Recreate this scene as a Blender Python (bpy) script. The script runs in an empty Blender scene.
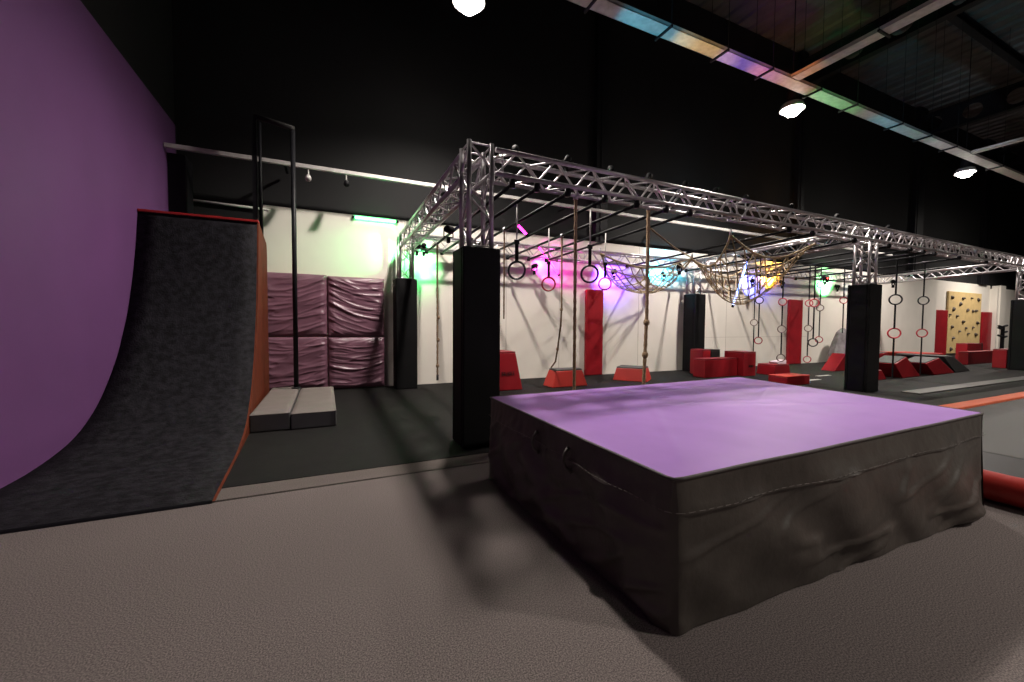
import bpy, bmesh, math, random
from mathutils import Vector, Matrix, noise
random.seed(7)
sc = bpy.context.scene
col = sc.collection

# ------------------------------------------------------------------ camera
def make_camera():
    F = 404.4
    yaw, pitch, roll = (math.radians(a) for a in (24.67, 2.216, 0.353))
    f = Vector((math.sin(yaw)*math.cos(pitch), math.cos(yaw)*math.cos(pitch), -math.sin(pitch)))
    r = f.cross(Vector((0, 0, 1))).normalized()
    u = r.cross(f)
    r2 = r*math.cos(roll) + u*math.sin(roll)
    u2 = -r*math.sin(roll) + u*math.cos(roll)
    cd = bpy.data.cameras.new('camera')
    cd.sensor_width = 36.0
    cd.lens = F/1024*36
    cd.clip_start = 0.05
    cd.clip_end = 200
    cam = bpy.data.objects.new('camera', cd)
    col.objects.link(cam)
    m = Matrix((r2, u2, -f)).transposed().to_4x4()
    m.translation = Vector((0, 0, 1.25))
    cam.matrix_world = m
    sc.camera = cam
make_camera()

# ------------------------------------------------------------------ world, exposure, main lamp settings
w = bpy.data.worlds.new('world')
sc.world = w
w.use_nodes = True
w.node_tree.nodes['Background'].inputs[0].default_value = (0.55, 0.5, 0.5, 1)
w.node_tree.nodes['Background'].inputs[1].default_value = 0.0
vs = sc.view_settings
vs.view_transform = 'Standard'
vs.look = 'None'
vs.gamma = 1.0
vs.exposure = 0.0
vs.use_curve_mapping = False
HIGH_BAY = 440.0            # watts of each ceiling lamp
WARM = (1.0, 0.91, 0.83)
# ceiling lamps: x, y, z, power factor
LAMPS = [(1.96, 5.86, 6.0, 0.9, 'round high-bay lamp hanging above the left end of the truss rig'),
         (9.32, 5.67, 6.0, 1.0, 'high-bay lamp hanging just below the coloured cable tray junction'),
         (17.84, 5.65, 6.0, 1.0, 'high-bay lamp hanging farthest right, near the second tray branch'),
         (27.0, 5.65, 6.0, 1.0, 'high-bay lamp at the far right end of the back row, outside the view'),
         (6.2, -2.6, 6.0, 0.70, 'high-bay lamp above the open carpet on the near side, left one of that row'),
         (13.5, -2.6, 6.0, 1.0, 'high-bay lamp above the trampolines on the near side, right one of that row'),
         (1.8, -6.8, 6.0, 0.12, 'high-bay lamp far behind, over the near end of the hall')]

# ------------------------------------------------------------------ materials
def nodes_of(m):
    m.use_nodes = True
    return m.node_tree.nodes, m.node_tree.links, m.node_tree.nodes['Principled BSDF']
def mat(name, rgb, rough=0.6, metal=0.0, spec=0.5, var=0.0, vscale=8.0, bump=0.0, bscale=40.0, coat=0.0, rgb2=None, detail=4.0, bdist=0.02):
    m = bpy.data.materials.new(name)
    N, L, b = nodes_of(m)
    b.inputs['Roughness'].default_value = rough
    b.inputs['Metallic'].default_value = metal
    b.inputs['Specular IOR Level'].default_value = spec
    if coat: b.inputs['Coat Weight'].default_value = coat
    tc = N.new('ShaderNodeTexCoord')
    nz = N.new('ShaderNodeTexNoise'); nz.inputs['Scale'].default_value = vscale; nz.inputs['Detail'].default_value = detail
    L.new(tc.outputs['Object'], nz.inputs['Vector'])
    cr = N.new('ShaderNodeValToRGB')
    a = [c*(1-var) for c in rgb]; c2 = rgb2 or [min(1, c*(1+var)) for c in rgb]
    cr.color_ramp.elements[0].position = 0.35; cr.color_ramp.elements[1].position = 0.65
    cr.color_ramp.elements[0].color = (*a, 1); cr.color_ramp.elements[1].color = (*c2, 1)
    L.new(nz.outputs['Fac'], cr.inputs['Fac']); L.new(cr.outputs['Color'], b.inputs['Base Color'])
    if bump:
        n2 = N.new('ShaderNodeTexNoise'); n2.inputs['Scale'].default_value = bscale; n2.inputs['Detail'].default_value = 5
        L.new(tc.outputs['Object'], n2.inputs['Vector'])
        bp = N.new('ShaderNodeBump'); bp.inputs['Strength'].default_value = bump; bp.inputs['Distance'].default_value = bdist
        L.new(n2.outputs['Fac'], bp.inputs['Height']); L.new(bp.outputs['Normal'], b.inputs['Normal'])
    return m
def emit(name, rgb, s):
    m = bpy.data.materials.new(name); m.use_nodes = True
    N = m.node_tree.nodes; N.clear()
    o = N.new('ShaderNodeOutputMaterial'); e = N.new('ShaderNodeEmission')
    e.inputs[0].default_value = (*rgb, 1); e.inputs[1].default_value = s
    m.node_tree.links.new(e.outputs[0], o.inputs[0])
    return m
M = {}
M['carpet'] = mat('carpet', (0.158, 0.134, 0.128), 0.95, spec=0.10, var=0.50, vscale=170, bump=0.12, bscale=300, detail=6, bdist=0.006)
M['carpet_strip'] = mat('carpet_strip', (0.150, 0.128, 0.118), 0.95, spec=0.15, var=0.22, vscale=120, bump=0.5, bscale=160)
M['rubber'] = mat('rubber_floor', (0.0098, 0.0092, 0.0088), 0.75, spec=0.15, var=0.15, vscale=6, bump=0.15, bscale=120)
M['purple_wall'] = mat('purple_paint', (0.150, 0.062, 0.178), 0.5, spec=0.2, var=0.05, vscale=1.2, bump=0.03, bscale=30)
M['white_wall'] = mat('white_wall', (0.74, 0.70, 0.63), 0.5, spec=0.3, var=0.03, vscale=1.5)
M['white_seam'] = mat('wall_seam', (0.48, 0.44, 0.39), 0.6)
M['black_wall'] = mat('black_paint', (0.011, 0.011, 0.0115), 0.7, spec=0.25, var=0.12, vscale=0.9)
M['black_steel'] = mat('black_steel', (0.008, 0.008, 0.010), 0.5, spec=0.18, var=0.1)
M['roof'] = mat('roof_sheet', (0.075, 0.064, 0.058), 0.7, var=0.2, vscale=2)
M['alu'] = mat('aluminium', (0.52, 0.49, 0.51), 0.38, metal=0.8, var=0.08, vscale=20)
M['galv'] = mat('galvanised', (0.50, 0.48, 0.46), 0.5, metal=0.2, var=0.12, vscale=10)
M['pad_black'] = mat('black_pad_vinyl', (0.0075, 0.0075, 0.008), 0.65, spec=0.12, var=0.15, vscale=3, bump=0.08, bscale=7, bdist=0.03)
M['box_side'] = mat('dark_vinyl', (0.060, 0.051, 0.043), 0.46, spec=0.5, var=0.18, vscale=3, bump=0.25, bscale=9, bdist=0.03)
M['box_trim'] = mat('dark_piping', (0.065, 0.055, 0.050), 0.6)
M['thread'] = mat('stitch_thread', (0.13, 0.11, 0.10), 0.7)
M['purple_vinyl'] = mat('purple_vinyl', (0.34, 0.165, 0.52), 0.5, spec=0.35, var=0.05, vscale=2.5, bump=0.06, bscale=3, bdist=0.05, rgb2=(0.37, 0.185, 0.55))
M['plum_vinyl'] = mat('plum_vinyl', (0.165, 0.075, 0.108), 0.38, spec=0.55, var=0.12, vscale=4, bump=0.2, bscale=4, bdist=0.03)
M['ramp'] = mat('ramp_surface', (0.0125, 0.0118, 0.0145), 0.78, spec=0.12, var=0.5, vscale=14, bump=0.35, bscale=60, detail=9)
M['red_edge'] = mat('red_paint', (0.33, 0.012, 0.012), 0.5, var=0.1)
M['ramp_side'] = mat('red_brown_ply', (0.115, 0.024, 0.009), 0.7, spec=0.15, var=0.15, vscale=5)
M['mat_grey'] = mat('grey_mat_top', (0.165, 0.142, 0.13), 0.6, var=0.06, vscale=4, bump=0.2, bscale=6)
M['mat_side'] = mat('grey_mat_side', (0.115, 0.115, 0.118), 0.55, var=0.08, vscale=4, bump=0.25, bscale=6)
M['red_vinyl'] = mat('red_vinyl', (0.27, 0.0055, 0.012), 0.48, spec=0.35, var=0.10, vscale=3, bump=0.12, bscale=8)
M['red_orange'] = mat('orange_red_vinyl', (0.40, 0.020, 0.014), 0.48, spec=0.5, var=0.08, vscale=3)
M['dark_red'] = mat('dark_red_vinyl', (0.20, 0.006, 0.012), 0.5, var=0.1, vscale=3)
M['grey_top'] = mat('grey_top_vinyl', (0.055, 0.053, 0.052), 0.6, var=0.1)
M['stone'] = mat('grey_stone', (0.20, 0.18, 0.19), 0.8, var=0.25, vscale=6, bump=0.5, bscale=12)
M['rope'] = mat('manila_rope', (0.30, 0.20, 0.115), 0.9, var=0.25, vscale=60, bump=0.5, bscale=180)
M['rope_net'] = mat('net_rope', (0.36, 0.27, 0.16), 0.9, var=0.2, vscale=40)
M['rope_dark'] = mat('dark_rope', (0.03, 0.026, 0.024), 0.9, var=0.2)
M['strap'] = mat('black_strap', (0.007, 0.007, 0.008), 0.7, spec=0.1)
M['ring_black'] = mat('black_ring', (0.014, 0.013, 0.014), 0.4)
M['ring_red'] = mat('red_ring', (0.42, 0.03, 0.045), 0.4)
M['ring_pale'] = mat('pale_ring', (0.22, 0.16, 0.14), 0.5)
M['ply'] = mat('birch_ply', (0.58, 0.42, 0.19), 0.55, var=0.07, vscale=5)
M['hold'] = mat('dark_hold', (0.07, 0.05, 0.035), 0.6, var=0.3)
M['orange_line'] = mat('orange_pad', (0.62, 0.12, 0.05), 0.5, var=0.1)
M['tramp_bed'] = mat('trampoline_bed', (0.068, 0.067, 0.064), 0.75, var=0.06, vscale=200, bump=0.3, bscale=300)
M['tramp_pad'] = mat('dark_frame_pad', (0.014, 0.014, 0.015), 0.5, var=0.1)
M['tramp_pad2'] = mat('grey_frame_pad', (0.022, 0.021, 0.020), 0.6, spec=0.2, var=0.15)
M['tramp_pale'] = mat('pale_frame_pad', (0.036, 0.034, 0.031), 0.5, var=0.1)
M['roll_red'] = mat('roll_red', (0.45, 0.030, 0.022), 0.40, var=0.1, vscale=3, bump=0.15, bscale=6)
M['white_mark'] = mat('white_marking', (0.5, 0.48, 0.46), 0.5)
M['pink_white'] = mat('pale_pink_foam', (0.75, 0.6, 0.66), 0.5)  # tone of a bright LED reflection put into the base colour
M['mark_black'] = mat('black_print', (0.008, 0.006, 0.006), 0.6)
M['lamp_glow'] = emit('lamp_glow', (1.0, 0.93, 0.84), 60)

# ------------------------------------------------------------------ mesh helpers
class MB:
    def __init__(s): s.v = []; s.f = []; s.mi = []
    def add(s, vs, fs, mi=0):
        o = len(s.v); s.v += [tuple(v) for v in vs]
        s.f += [tuple(i+o for i in f) for f in fs]; s.mi += [mi]*len(fs)
        return s
    def box(s, x0, x1, y0, y1, z0, z1, mi=0):
        vs = [(x, y, z) for z in (z0, z1) for y in (y0, y1) for x in (x0, x1)]
        return s.add(vs, [(0,2,3,1),(4,5,7,6),(0,1,5,4),(2,6,7,3),(0,4,6,2),(1,3,7,5)], mi)
    def hexa(s, b, t, mi=0):            # b, t: 4 corners counter-clockwise seen from above
        return s.add(list(b)+list(t), [(3,2,1,0),(4,5,6,7),(0,1,5,4),(1,2,6,5),(2,3,7,6),(3,0,4,7)], mi)
    def tube(s, pts, r, n=8, mi=0, cap=True, closed=False):
        pts = [Vector(p) for p in pts]; k = len(pts)
        rr = r if isinstance(r, (list, tuple)) else [r]*k
        prev = None; vs = []
        for i, p in enumerate(pts):
            if closed: t = pts[(i+1) % k]-pts[i-1]
            else: t = pts[min(i+1, k-1)]-pts[max(i-1, 0)]
            t = t.normalized() if t.length > 1e-9 else Vector((0, 0, 1))
            if prev is None:
                a = Vector((0, 0, 1)) if abs(t.z) < 0.9 else Vector((1, 0, 0))
                nrm = t.cross(a).normalized()
            else:
                nrm = (prev - t*prev.dot(t)).normalized()
            prev = nrm; bn = t.cross(nrm)
            for j in range(n):
                an = 2*math.pi*j/n
                vs.append(p + (nrm*math.cos(an)+bn*math.sin(an))*rr[i])
        fs = []
        for i in range(k if closed else k-1):
            for j in range(n):
                a = i*n+j; b = i*n+(j+1) % n; c = ((i+1) % k)*n+(j+1) % n; d = ((i+1) % k)*n+j
                fs.append((a, b, c, d))
        if cap and not closed:
            fs.append(tuple(range(n-1, -1, -1))); fs.append(tuple((k-1)*n+j for j in range(n)))
        return s.add(vs, fs, mi)
    def lathe(s, prof, c=(0, 0, 0), n=20, mi=0):      # prof: list of (radius, z)
        vs = []
        for r, z in prof:
            for j in range(n):
                a = 2*math.pi*j/n; vs.append((c[0]+r*math.cos(a), c[1]+r*math.sin(a), c[2]+z))
        fs = [(i*n+j, i*n+(j+1) % n, (i+1)*n+(j+1) % n, (i+1)*n+j) for i in range(len(prof)-1) for j in range(n)]
        fs.append(tuple(range(n-1, -1, -1))); fs.append(tuple((len(prof)-1)*n+j for j in range(n)))
        return s.add(vs, fs, mi)
    def prism(s, poly, y0, y1, mi=0):                  # poly in (x, z), extruded along y
        k = len(poly)
        vs = [(x, y0, z) for x, z in poly]+[(x, y1, z) for x, z in poly]
        fs = [tuple(range(k)), tuple(range(2*k-1, k-1, -1))]
        fs += [((i+1) % k, i, i+k, (i+1) % k+k) for i in range(k)]
        return s.add(vs, fs, mi)
    def grid(s, fn, nu, nv, mi=0):
        vs = [fn(i/nu, j/nv) for j in range(nv+1) for i in range(nu+1)]
        fs = [(j*(nu+1)+i, j*(nu+1)+i+1, (j+1)*(nu+1)+i+1, (j+1)*(nu+1)+i) for j in range(nv) for i in range(nu)]
        return s.add(vs, fs, mi)
    def build(s, name, m, parent=None, smooth=False, bevel=0.0, seg=2, fix=True):
        me = bpy.data.meshes.new(name)
        me.from_pydata(s.v, [], s.f)
        ms = m if isinstance(m, (list, tuple)) else [m]
        for x in ms: me.materials.append(x)
        me.polygons.foreach_set('material_index', s.mi)
        if fix:
            bm = bmesh.new(); bm.from_mesh(me); bmesh.ops.recalc_face_normals(bm, faces=bm.faces); bm.to_mesh(me); bm.free()
        if smooth: me.polygons.foreach_set('use_smooth', [True]*len(me.polygons))
        me.update()
        o = bpy.data.objects.new(name, me); col.objects.link(o)
        if parent is not None:
            o.parent = parent
            o.matrix_parent_inverse = Matrix.Translation(-parent.location) if parent.get('_w') else Matrix.Identity(4)
        if bevel:
            b = o.modifiers.new('bevel', 'BEVEL'); b.width = bevel; b.segments = seg; b.limit_method = 'ANGLE'; b.angle_limit = 0.6
        return o
def tag(o, label=None, cat=None, group=None, kind=None):
    if label: o['label'] = label
    if cat: o['category'] = cat
    if group: o['group'] = group
    if kind: o['kind'] = kind
    return o
def thing(name, label, cat, loc, group=None, rz=0.0):
    o = bpy.data.objects.new(name, None); o.location = loc; o.rotation_euler = (0, 0, rz)
    o.empty_display_size = 0.1
    col.objects.link(o); return tag(o, label, cat, group)
def struct(name, mb, m, **k):
    return tag(mb.build(name, m, **k), kind='structure')
def copy_tree(o, parent=None):
    c = o.copy(); col.objects.link(c)
    if parent is not None: c.parent = parent
    for ch in list(o.children): copy_tree(ch, c)
    return c
def kids_world(root, *objs):
    """objects were built in world coordinates: keep them there under their root"""
    mi = Matrix.Translation(root.location) @ Matrix.Rotation(root.rotation_euler.z, 4, 'Z')
    for o in objs:
        o.parent = root; o.matrix_parent_inverse = mi.inverted()
def wob(p, s, a): return noise.noise(Vector(p)*s)*a

# ------------------------------------------------------------------ room shell
X0, X1, Y0, Y1, ZC = -2.2, 34.0, -9.0, 8.45, 10.2
def build_room():
    m = MB(); m.box(X0-0.1, X1, Y0, Y1+0.1, -0.12, 0.0); struct('floor', m, M['carpet'])
    m = MB(); m.box(X0, 4.18, 3.64, Y1, 0.0, 0.012)
    m.box(4.18, X1, 2.90, Y1, 0.0, 0.012)
    o = struct('floor', m, M['rubber'])
    m = MB(); m.box(-0.80, 4.16, 3.40, 3.64, 0.0, 0.008); struct('trim_1', m, M['carpet_strip'], bevel=0.004)
    # seam shadow gap between the strip and the carpet is a thin dark joint strip
    m = MB(); m.box(-0.80, 4.16, 3.394, 3.40, 0.0, 0.003); struct('trim_2', m, M['box_side'])
    # back wall: black above, white boarding below
    m = MB(); m.box(X0-0.1, X1, Y1, Y1+0.1, 0.0, ZC); struct('wall_back', m, M['black_wall'])
    m = MB(); m.box(-0.99, 19.4, Y1-0.05, Y1, 0.012, 3.35); struct('wall_back_white', m, M['white_wall'])
    m = MB(); m.box(19.4, 23.9, Y1-0.20, Y1, 0.012, 3.30); m.box(25.0, 29.9, Y1-0.05, Y1, 0.012, 3.35)
    m.box(23.9, 25.0, Y1-0.05, Y1, 0.012, 3.35); m.box(29.9, X1, Y1-0.3, Y1, 0.012, 3.2)
    struct('wall_back_white', m, M['white_wall'])
    m = MB()
    for x in (1.45, 3.7, 5.1, 7.55, 9.0, 10.95, 12.15, 15.0, 17.2): m.box(x, x+0.012, Y1-0.053, Y1-0.05, 0.012, 3.34)
    m.box(9.6, 15.0, Y1-0.053, Y1-0.05, 0.93, 0.94)
    struct('trim_3', m, M['white_seam'])
    m = MB(); m.box(30.1, 30.7, Y1-0.35, Y1-0.05, 0.012, 3.35); struct('trim_4', m, M['white_wall'])
    # left wall
    m = MB(); m.box(X0-0.1, X0, Y0, 8.39, 0.0, 4.47); struct('wall_left', m, M['purple_wall'])
    m = MB(); m.box(X0-0.12, X0-0.02, Y0, Y1, 4.47, ZC); m.box(X0-0.1, X0, 8.39, Y1, 0.0, 4.47)
    struct('wall_left_upper', m, M['black_wall'])
    m = MB(); m.box(X1, X1+0.1, Y0, Y1, 0.0, ZC); struct('wall_right', m, M['black_wall'])
    m = MB(); m.box(X0-0.1, X1, Y0-0.1, Y0, 0.0, ZC); struct('wall_front', m, M['black_wall'])
    # ribbed roof
    m = MB(); poly = []; x = X0-0.12
    while x < X1:
        poly += [(x, ZC), (x+0.22, ZC), (x+0.26, ZC+0.07), (x+0.48, ZC+0.07)]; x += 0.52
    for i in range(len(poly)-1):
        (a, za), (b, zb) = poly[i], poly[i+1]
        m.add([(a, Y0, za), (b, Y0, zb), (b, Y1+.1, zb), (a, Y1+.1, za)], [(0, 1, 2, 3)])
    m.box(X0-0.12, X1+.1, Y0-.1, Y1+.1, ZC+0.08, ZC+0.16)
    struct('ceiling', m, M['roof'], fix=False)
    m = MB(); m.box(X0, 8.9, Y0, Y1, ZC-0.06, ZC-0.02); struct('ceiling', m, M['black_wall'])
    # steel wall columns on the black back wall and a corner post
    k = 5
    for a, b in ((6.08, 6.42), (14.1, 14.45), (21.9, 22.6), (28.5, 29.4)):
        m = MB(); m.box(a, b, Y1-0.14, Y1, 3.36, ZC); m.box(a+0.12, b-0.12, Y1-0.16, Y1-0.14, 3.36, ZC)
        struct('trim_%d' % k, m, M['black_steel']); k += 1
    m = MB(); m.box(X0, X0+0.22, 7.98, 8.38, 0.0, 3.88); struct('trim_%d' % k, m, M['black_steel'])
build_room()

def roof_steel():
    # purlins across and a few rafters with round holes
    for i, y in enumerate((-6.5, -3.5, -0.5, 2.5, 5.5)):
        m = MB()
        m.box(X0, X1, y-0.09, y+0.09, ZC-0.26, ZC-0.24); m.box(X0, X1, y-0.01, y+0.01, ZC-0.24, ZC-0.02); m.box(X0, X1, y-0.09, y+0.09, ZC-0.02, ZC)
        struct('trim_%d' % (20+i), m, M['black_steel'])
    for i, x in enumerate((6.2, 14.25, 22.3, 30.0)):
        m = MB(); zb, zt = ZC-1.15, ZC-0.30
        m.box(x-0.12, x+0.12, Y0, Y1, zb, zb+0.03); m.box(x-0.12, x+0.12, Y0, Y1, zt-0.03, zt)
        y = Y0; R = 0.27; zc = (zb+zt)/2
        while y < Y1-0.5:
            c = y+0.55; n = 16; ring = [(c+R*math.cos(2*math.pi*j/n), zc+R*math.sin(2*math.pi*j/n)) for j in range(n)]
            sq = []
            for j in range(n):
                a = 2*math.pi*j/n; d = 1/max(abs(math.cos(a)), abs(math.sin(a)))
                sq.append((c+0.55*math.cos(a)*d, zc+(zt-zb)/2*math.sin(a)*d))
            vs = [(x, p[0], p[1]) for p in ring]+[(x, p[0], p[1]) for p in sq]
            m.add(vs, [(j, (j+1) % n, n+(j+1) % n, n+j) for j in range(n)])
            y += 1.1
        struct('trim_%d' % (30+i), m, M['black_steel'], fix=False)
roof_steel()

# ------------------------------------------------------------------ ceiling lamps
def make_lamp(x, y, z, pw, label):
    t = thing('high_bay_lamp', label, 'ceiling lamp', (x, y, z), 'high-bay lamps over the hall')
    m = MB(); m.lathe([(0.05, 0.42), (0.11, 0.40), (0.12, 0.18), (0.20, 0.12)], n=20); m.build('housing', M['black_steel'], t, smooth=False)
    m = MB(); m.lathe([(0.20, 0.125), (0.235, 0.03), (0.24, 0.0), (0.232, 0.0), (0.19, 0.118)], n=24); m.build('reflector', M['galv'], t, smooth=True)
    m = MB(); m.lathe([(0.02, 0.11), (0.13, 0.105), (0.185, 0.04), (0.165, -0.05), (0.11, -0.11), (0.02, -0.135)], n=20); m.build('lens', M['lamp_glow'], t, smooth=True)
    m = MB(); m.tube([(0, 0, 0.42), (0, 0, ZC-z-0.02)], 0.012, 6); m.build('suspension_cable', M['black_steel'], t)
    L = bpy.data.lights.new('lamp_light', 'SPOT'); L.energy = HIGH_BAY*pw*4; L.color = WARM
    L.spot_size = math.radians(150); L.spot_blend = 0.75; L.shadow_soft_size = 0.125
    lo = bpy.data.objects.new('lamp_light', L); lo.location = (0, 0, -0.17); lo.parent = t; col.objects.link(lo)
for a in LAMPS: make_lamp(*a)

# ------------------------------------------------------------------ cable trays under the roof
def tray(label, x0, x1, y0, y1, z, hangers, along='x'):
    c = ((x0+x1)/2, (y0+y1)/2, z)
    t = thing('cable_tray', label, 'cable tray', c, 'metal cable trays over the rig')
    m = MB()
    if along == 'x':
        m.box(x0, x1, y0, y1, z, z+0.008); m.box(x0, x1, y0, y0+0.008, z, z+0.06); m.box(x0, x1, y1-0.008, y1, z, z+0.06)
    else:
        m.box(x0, x1, y0, y1, z, z+0.008); m.box(x0, x0+0.008, y0, y1, z, z+0.06); m.box(x1-0.008, x1, y0, y1, z, z+0.06)
    kids_world(t, m.build('tray_channel', M['galv']))
    for h in hangers:
        m = MB()
        if along == 'x':
            m.box(h-0.015, h+0.015, y0-0.06, y1+0.06, z-0.035, z-0.001)
            for y in (y0-0.045, y1+0.045): m.tube([(h, y, z-0.02), (h, y, ZC-0.3)], 0.006, 5)
        else:
            m.box(x0-0.06, x1+0.06, h-0.015, h+0.015, z-0.035, z-0.001)
            for x in (x0-0.045, x1+0.045): m.tube([(x, h, z-0.02), (x, h, ZC-0.3)], 0.006, 5)
        kids_world(t, m.build('hanger', M['black_steel']))
tray('long galvanised cable tray crossing high over the truss rig, tinted by coloured beams', 1.5, 24.0, 4.97, 5.22, 6.0,
     [3.6, 5.0, 6.3, 7.5, 9.0, 10.3, 12.2, 13.6, 15.0, 18.0, 21.0])
tray('shorter cable tray branching from the long tray toward the camera above the middle lamp', 8.10, 8.34, -3.0, 4.96, 6.0, [3.6, 2.0, 0.4], 'y')
tray('thin far cable tray branching from the long tray near the farthest right lamp', 15.95, 16.12, -3.0, 4.96, 6.0, [3.0, 0.5], 'y')

# ------------------------------------------------------------------ truss rig
def truss(label, A, B, up, nrm_w=0.24, panel=0.25, ends=True, name='lighting_truss', group='aluminium box trusses of the rig'):
    """square truss whose four chord axes run from A to B; A, B = axis of the lower near chord; up, side vectors span the section"""
    A, B = Vector(A), Vector(B)
    U, S = up
    U = Vector(U)*nrm_w; S = Vector(S)*nrm_w
    t = thing(name, label, 'truss', A+(U+S)/2, group)
    off = [Vector((0, 0, 0)), U, S, U+S]
    for o in off:
        m = MB(); m.tube([A+o, B+o], 0.0265, 8)
        kids_world(t, m.build('chord', M['alu'], smooth=True))
    L = (B-A).length; n = max(2, int(round(L/panel))); d = (B-A)/n
    faces = [(0, 1), (2, 3), (0, 2), (1, 3)]
    for fi, (a, b) in enumerate(faces):
        for i in range(n):
            p, q = (a, b) if (i+fi) % 2 == 0 else (b, a)
            m = MB(); m.tube([A+off[p]+d*(i+0.06), A+off[q]+d*(i+0.94)], 0.0125, 5, cap=False)
            kids_world(t, m.build('brace', M['alu'], smooth=True))
        if ends:
            for e in (0.02, 0.98):
                P = A+(B-A)*e
                m = MB(); m.tube([P+off[a], P+off[b]], 0.0105, 5, cap=False)
                kids_world(t, m.build('end_bar', M['alu'], smooth=True))
    return t
def fy(x): return 3.90+0.032*(x-1.3)          # line of the front truss
def fz(x): return 2.805+0.0128*(x-1.3)        # its lower chords
ZUP = (0, 0, 1)
fx = [(1.60, 5.5, 'first front truss section with silver chords, joining the left corner post'),
      (5.54, 9.34, 'second front truss section above the cargo nets'),
      (9.38, 13.3, 'third front truss section, right of the middle front pillar'),
      (13.34, 18.55, 'fourth front truss section, ending over the far right pillar'),
      (18.59, 22.4, 'front truss section continuing past the far right pillar')]
for a, b, lb in fx:
    truss(lb, (a, fy(a), fz(a)), (b, fy(b), fz(b)), (ZUP, (0, 1, 0)))
bx = [(1.60, 5.4, 'back truss section against the white wall, at its left end beside the green glow'),
      (5.44, 9.4, 'back truss section in front of the purple and cyan lit wall'),
      (9.44, 13.4, 'back truss section in front of the amber lit wall'),
      (13.44, 18.6, 'back truss section in front of the green lit wall, at its right end')]
for a, b, lb in bx:
    truss(lb, (a, 7.98, 2.745+0.008*(a-1.3)), (b, 7.98, 2.745+0.008*(b-1.3)), (ZUP, (0, 1, 0)))
truss('left side truss running back from the near corner post to the wall', (1.31, 4.18, 2.80), (1.31, 7.95, 2.735), (ZUP, (1, 0, 0)))
truss('middle cross truss running back from the middle front pillar', (9.38, fy(9.4)+0.28, 2.90), (9.12, 7.95, 2.80), (ZUP, (1, 0, 0)))
truss('far cross truss running back from the far right pillar', (18.6, fy(18.6)+0.28, 3.0), (18.45, 7.95, 2.87), (ZUP, (1, 0, 0)))
def column(label, x, y, z1, zpad):
    truss(label, (x, y, zpad+0.003), (x, y, z1), ((0, 1, 0), (1, 0, 0)), panel=0.25, name='truss_post', group='upright posts of the rig')
def pillar(label, x0, x1, y0, y1, h, group='black padded pillars'):
    """padded cover round a truss post: four padded faces, a seam at the back edge"""
    t = thing('padded_pillar', label, 'padded pillar', ((x0+x1)/2, (y0+y1)/2, 0.0), group)
    e = 0.055
    ps = []
    for nm, a in (('front_pad', (x0, x1, y0, y0+e)), ('back_pad', (x0, x1, y1-e, y1)),
                  ('side_pad', (x0, x0+e, y0+e, y1-e)), ('side_pad', (x1-e, x1, y0+e, y1-e))):
        m = MB(); m.box(a[0], a[1], a[2], a[3], 0.014, h)
        ps.append(m.build(nm, M['pad_black'], bevel=0.018, seg=3))
    m = MB(); m.box(x0+e, x1-e, y0+e, y1-e, h-0.05, h-0.002); ps.append(m.build('top_pad', M['pad_black']))
    kids_world(t, *ps)
column('truss post rising out of the near left black pillar', 1.31, 3.90, 3.09, 2.03)
column('truss post rising out of the middle front black pillar', 9.39, 4.20, 2.87, 2.08)
column('truss post rising out of the far right black pillar', 18.66, 4.47, 2.99, 2.10)
column('slim truss post rising out of the back left black pillar', 1.30, 7.98, 2.98, 2.13)
column('truss post rising out of the back middle black pillar', 9.10, 7.98, 2.77, 2.13)
pillar('tall black padded pillar nearest the camera, beside the purple crash mat', 1.225, 1.625, 3.82, 4.20, 2.03)
pillar('black padded pillar behind the right half of the purple crash mat', 9.32, 9.74, 4.13, 4.51, 2.08)
pillar('black padded pillar cut off by the right edge of the view', 18.58, 19.02, 4.38, 4.80, 2.10)
pillar('black padded pillar at the wall beside the plum wall pads', 1.20, 1.60, 7.86, 8.25, 2.13)
pillar('black padded pillar at the wall under the cargo net', 9.02, 9.43, 7.86, 8.25, 2.13)

# bars that span from the front truss to the back truss
def bar(label, x, zf=None, y1=7.98):
    z0 = fz(x)-0.075; z1 = 2.67+0.008*(x-1.3)
    t = thing('overhead_bar', label, 'bar', (x, fy(x)+0.1, z0), 'steel bars hung under the trusses')
    y0 = fy(x)-0.02
    m = MB(); m.tube([(x, y0, z0), (x, y1, z1)], 0.021, 8)
    a = m.build('bar', M['black_steel'], smooth=True)
    ps = [a]
    for yy, zz in ((fy(x)+0.02, z0), (y1-0.05, z1)):
        m = MB(); m.tube([(x, yy, zz-0.035), (x, yy, zz+0.05)], 0.035, 8); ps.append(m.build('clamp', M['black_steel'], smooth=True))
    kids_world(t, *ps)
def barz(x, y):
    k = (y-fy(x))/(7.98-fy(x)); return (fz(x)-0.075)*(1-k)+(2.67+0.008*(x-1.3))*k-0.026
NM = ['first', 'second', 'third', 'fourth', 'fifth', 'sixth', 'seventh']
BX = [1.80, 2.10, 2.50, 3.03, 3.53, 4.03, 4.47]
for i, x in enumerate(BX): bar('%s overhead bar from the left, left of the cargo nets' % NM[i], x)
BY = [6.75, 7.4, 8.75]
for i, x in enumerate(BY): bar('dark overhead bar above the cargo nets, %s from the left of those three' % NM[i], x)
BZ = [10.06, 10.98, 11.6, 12.15, 13.5, 15.2]
for i, x in enumerate(BZ): bar('%s overhead bar right of the middle front pillar' % NM[i], x)

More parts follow.
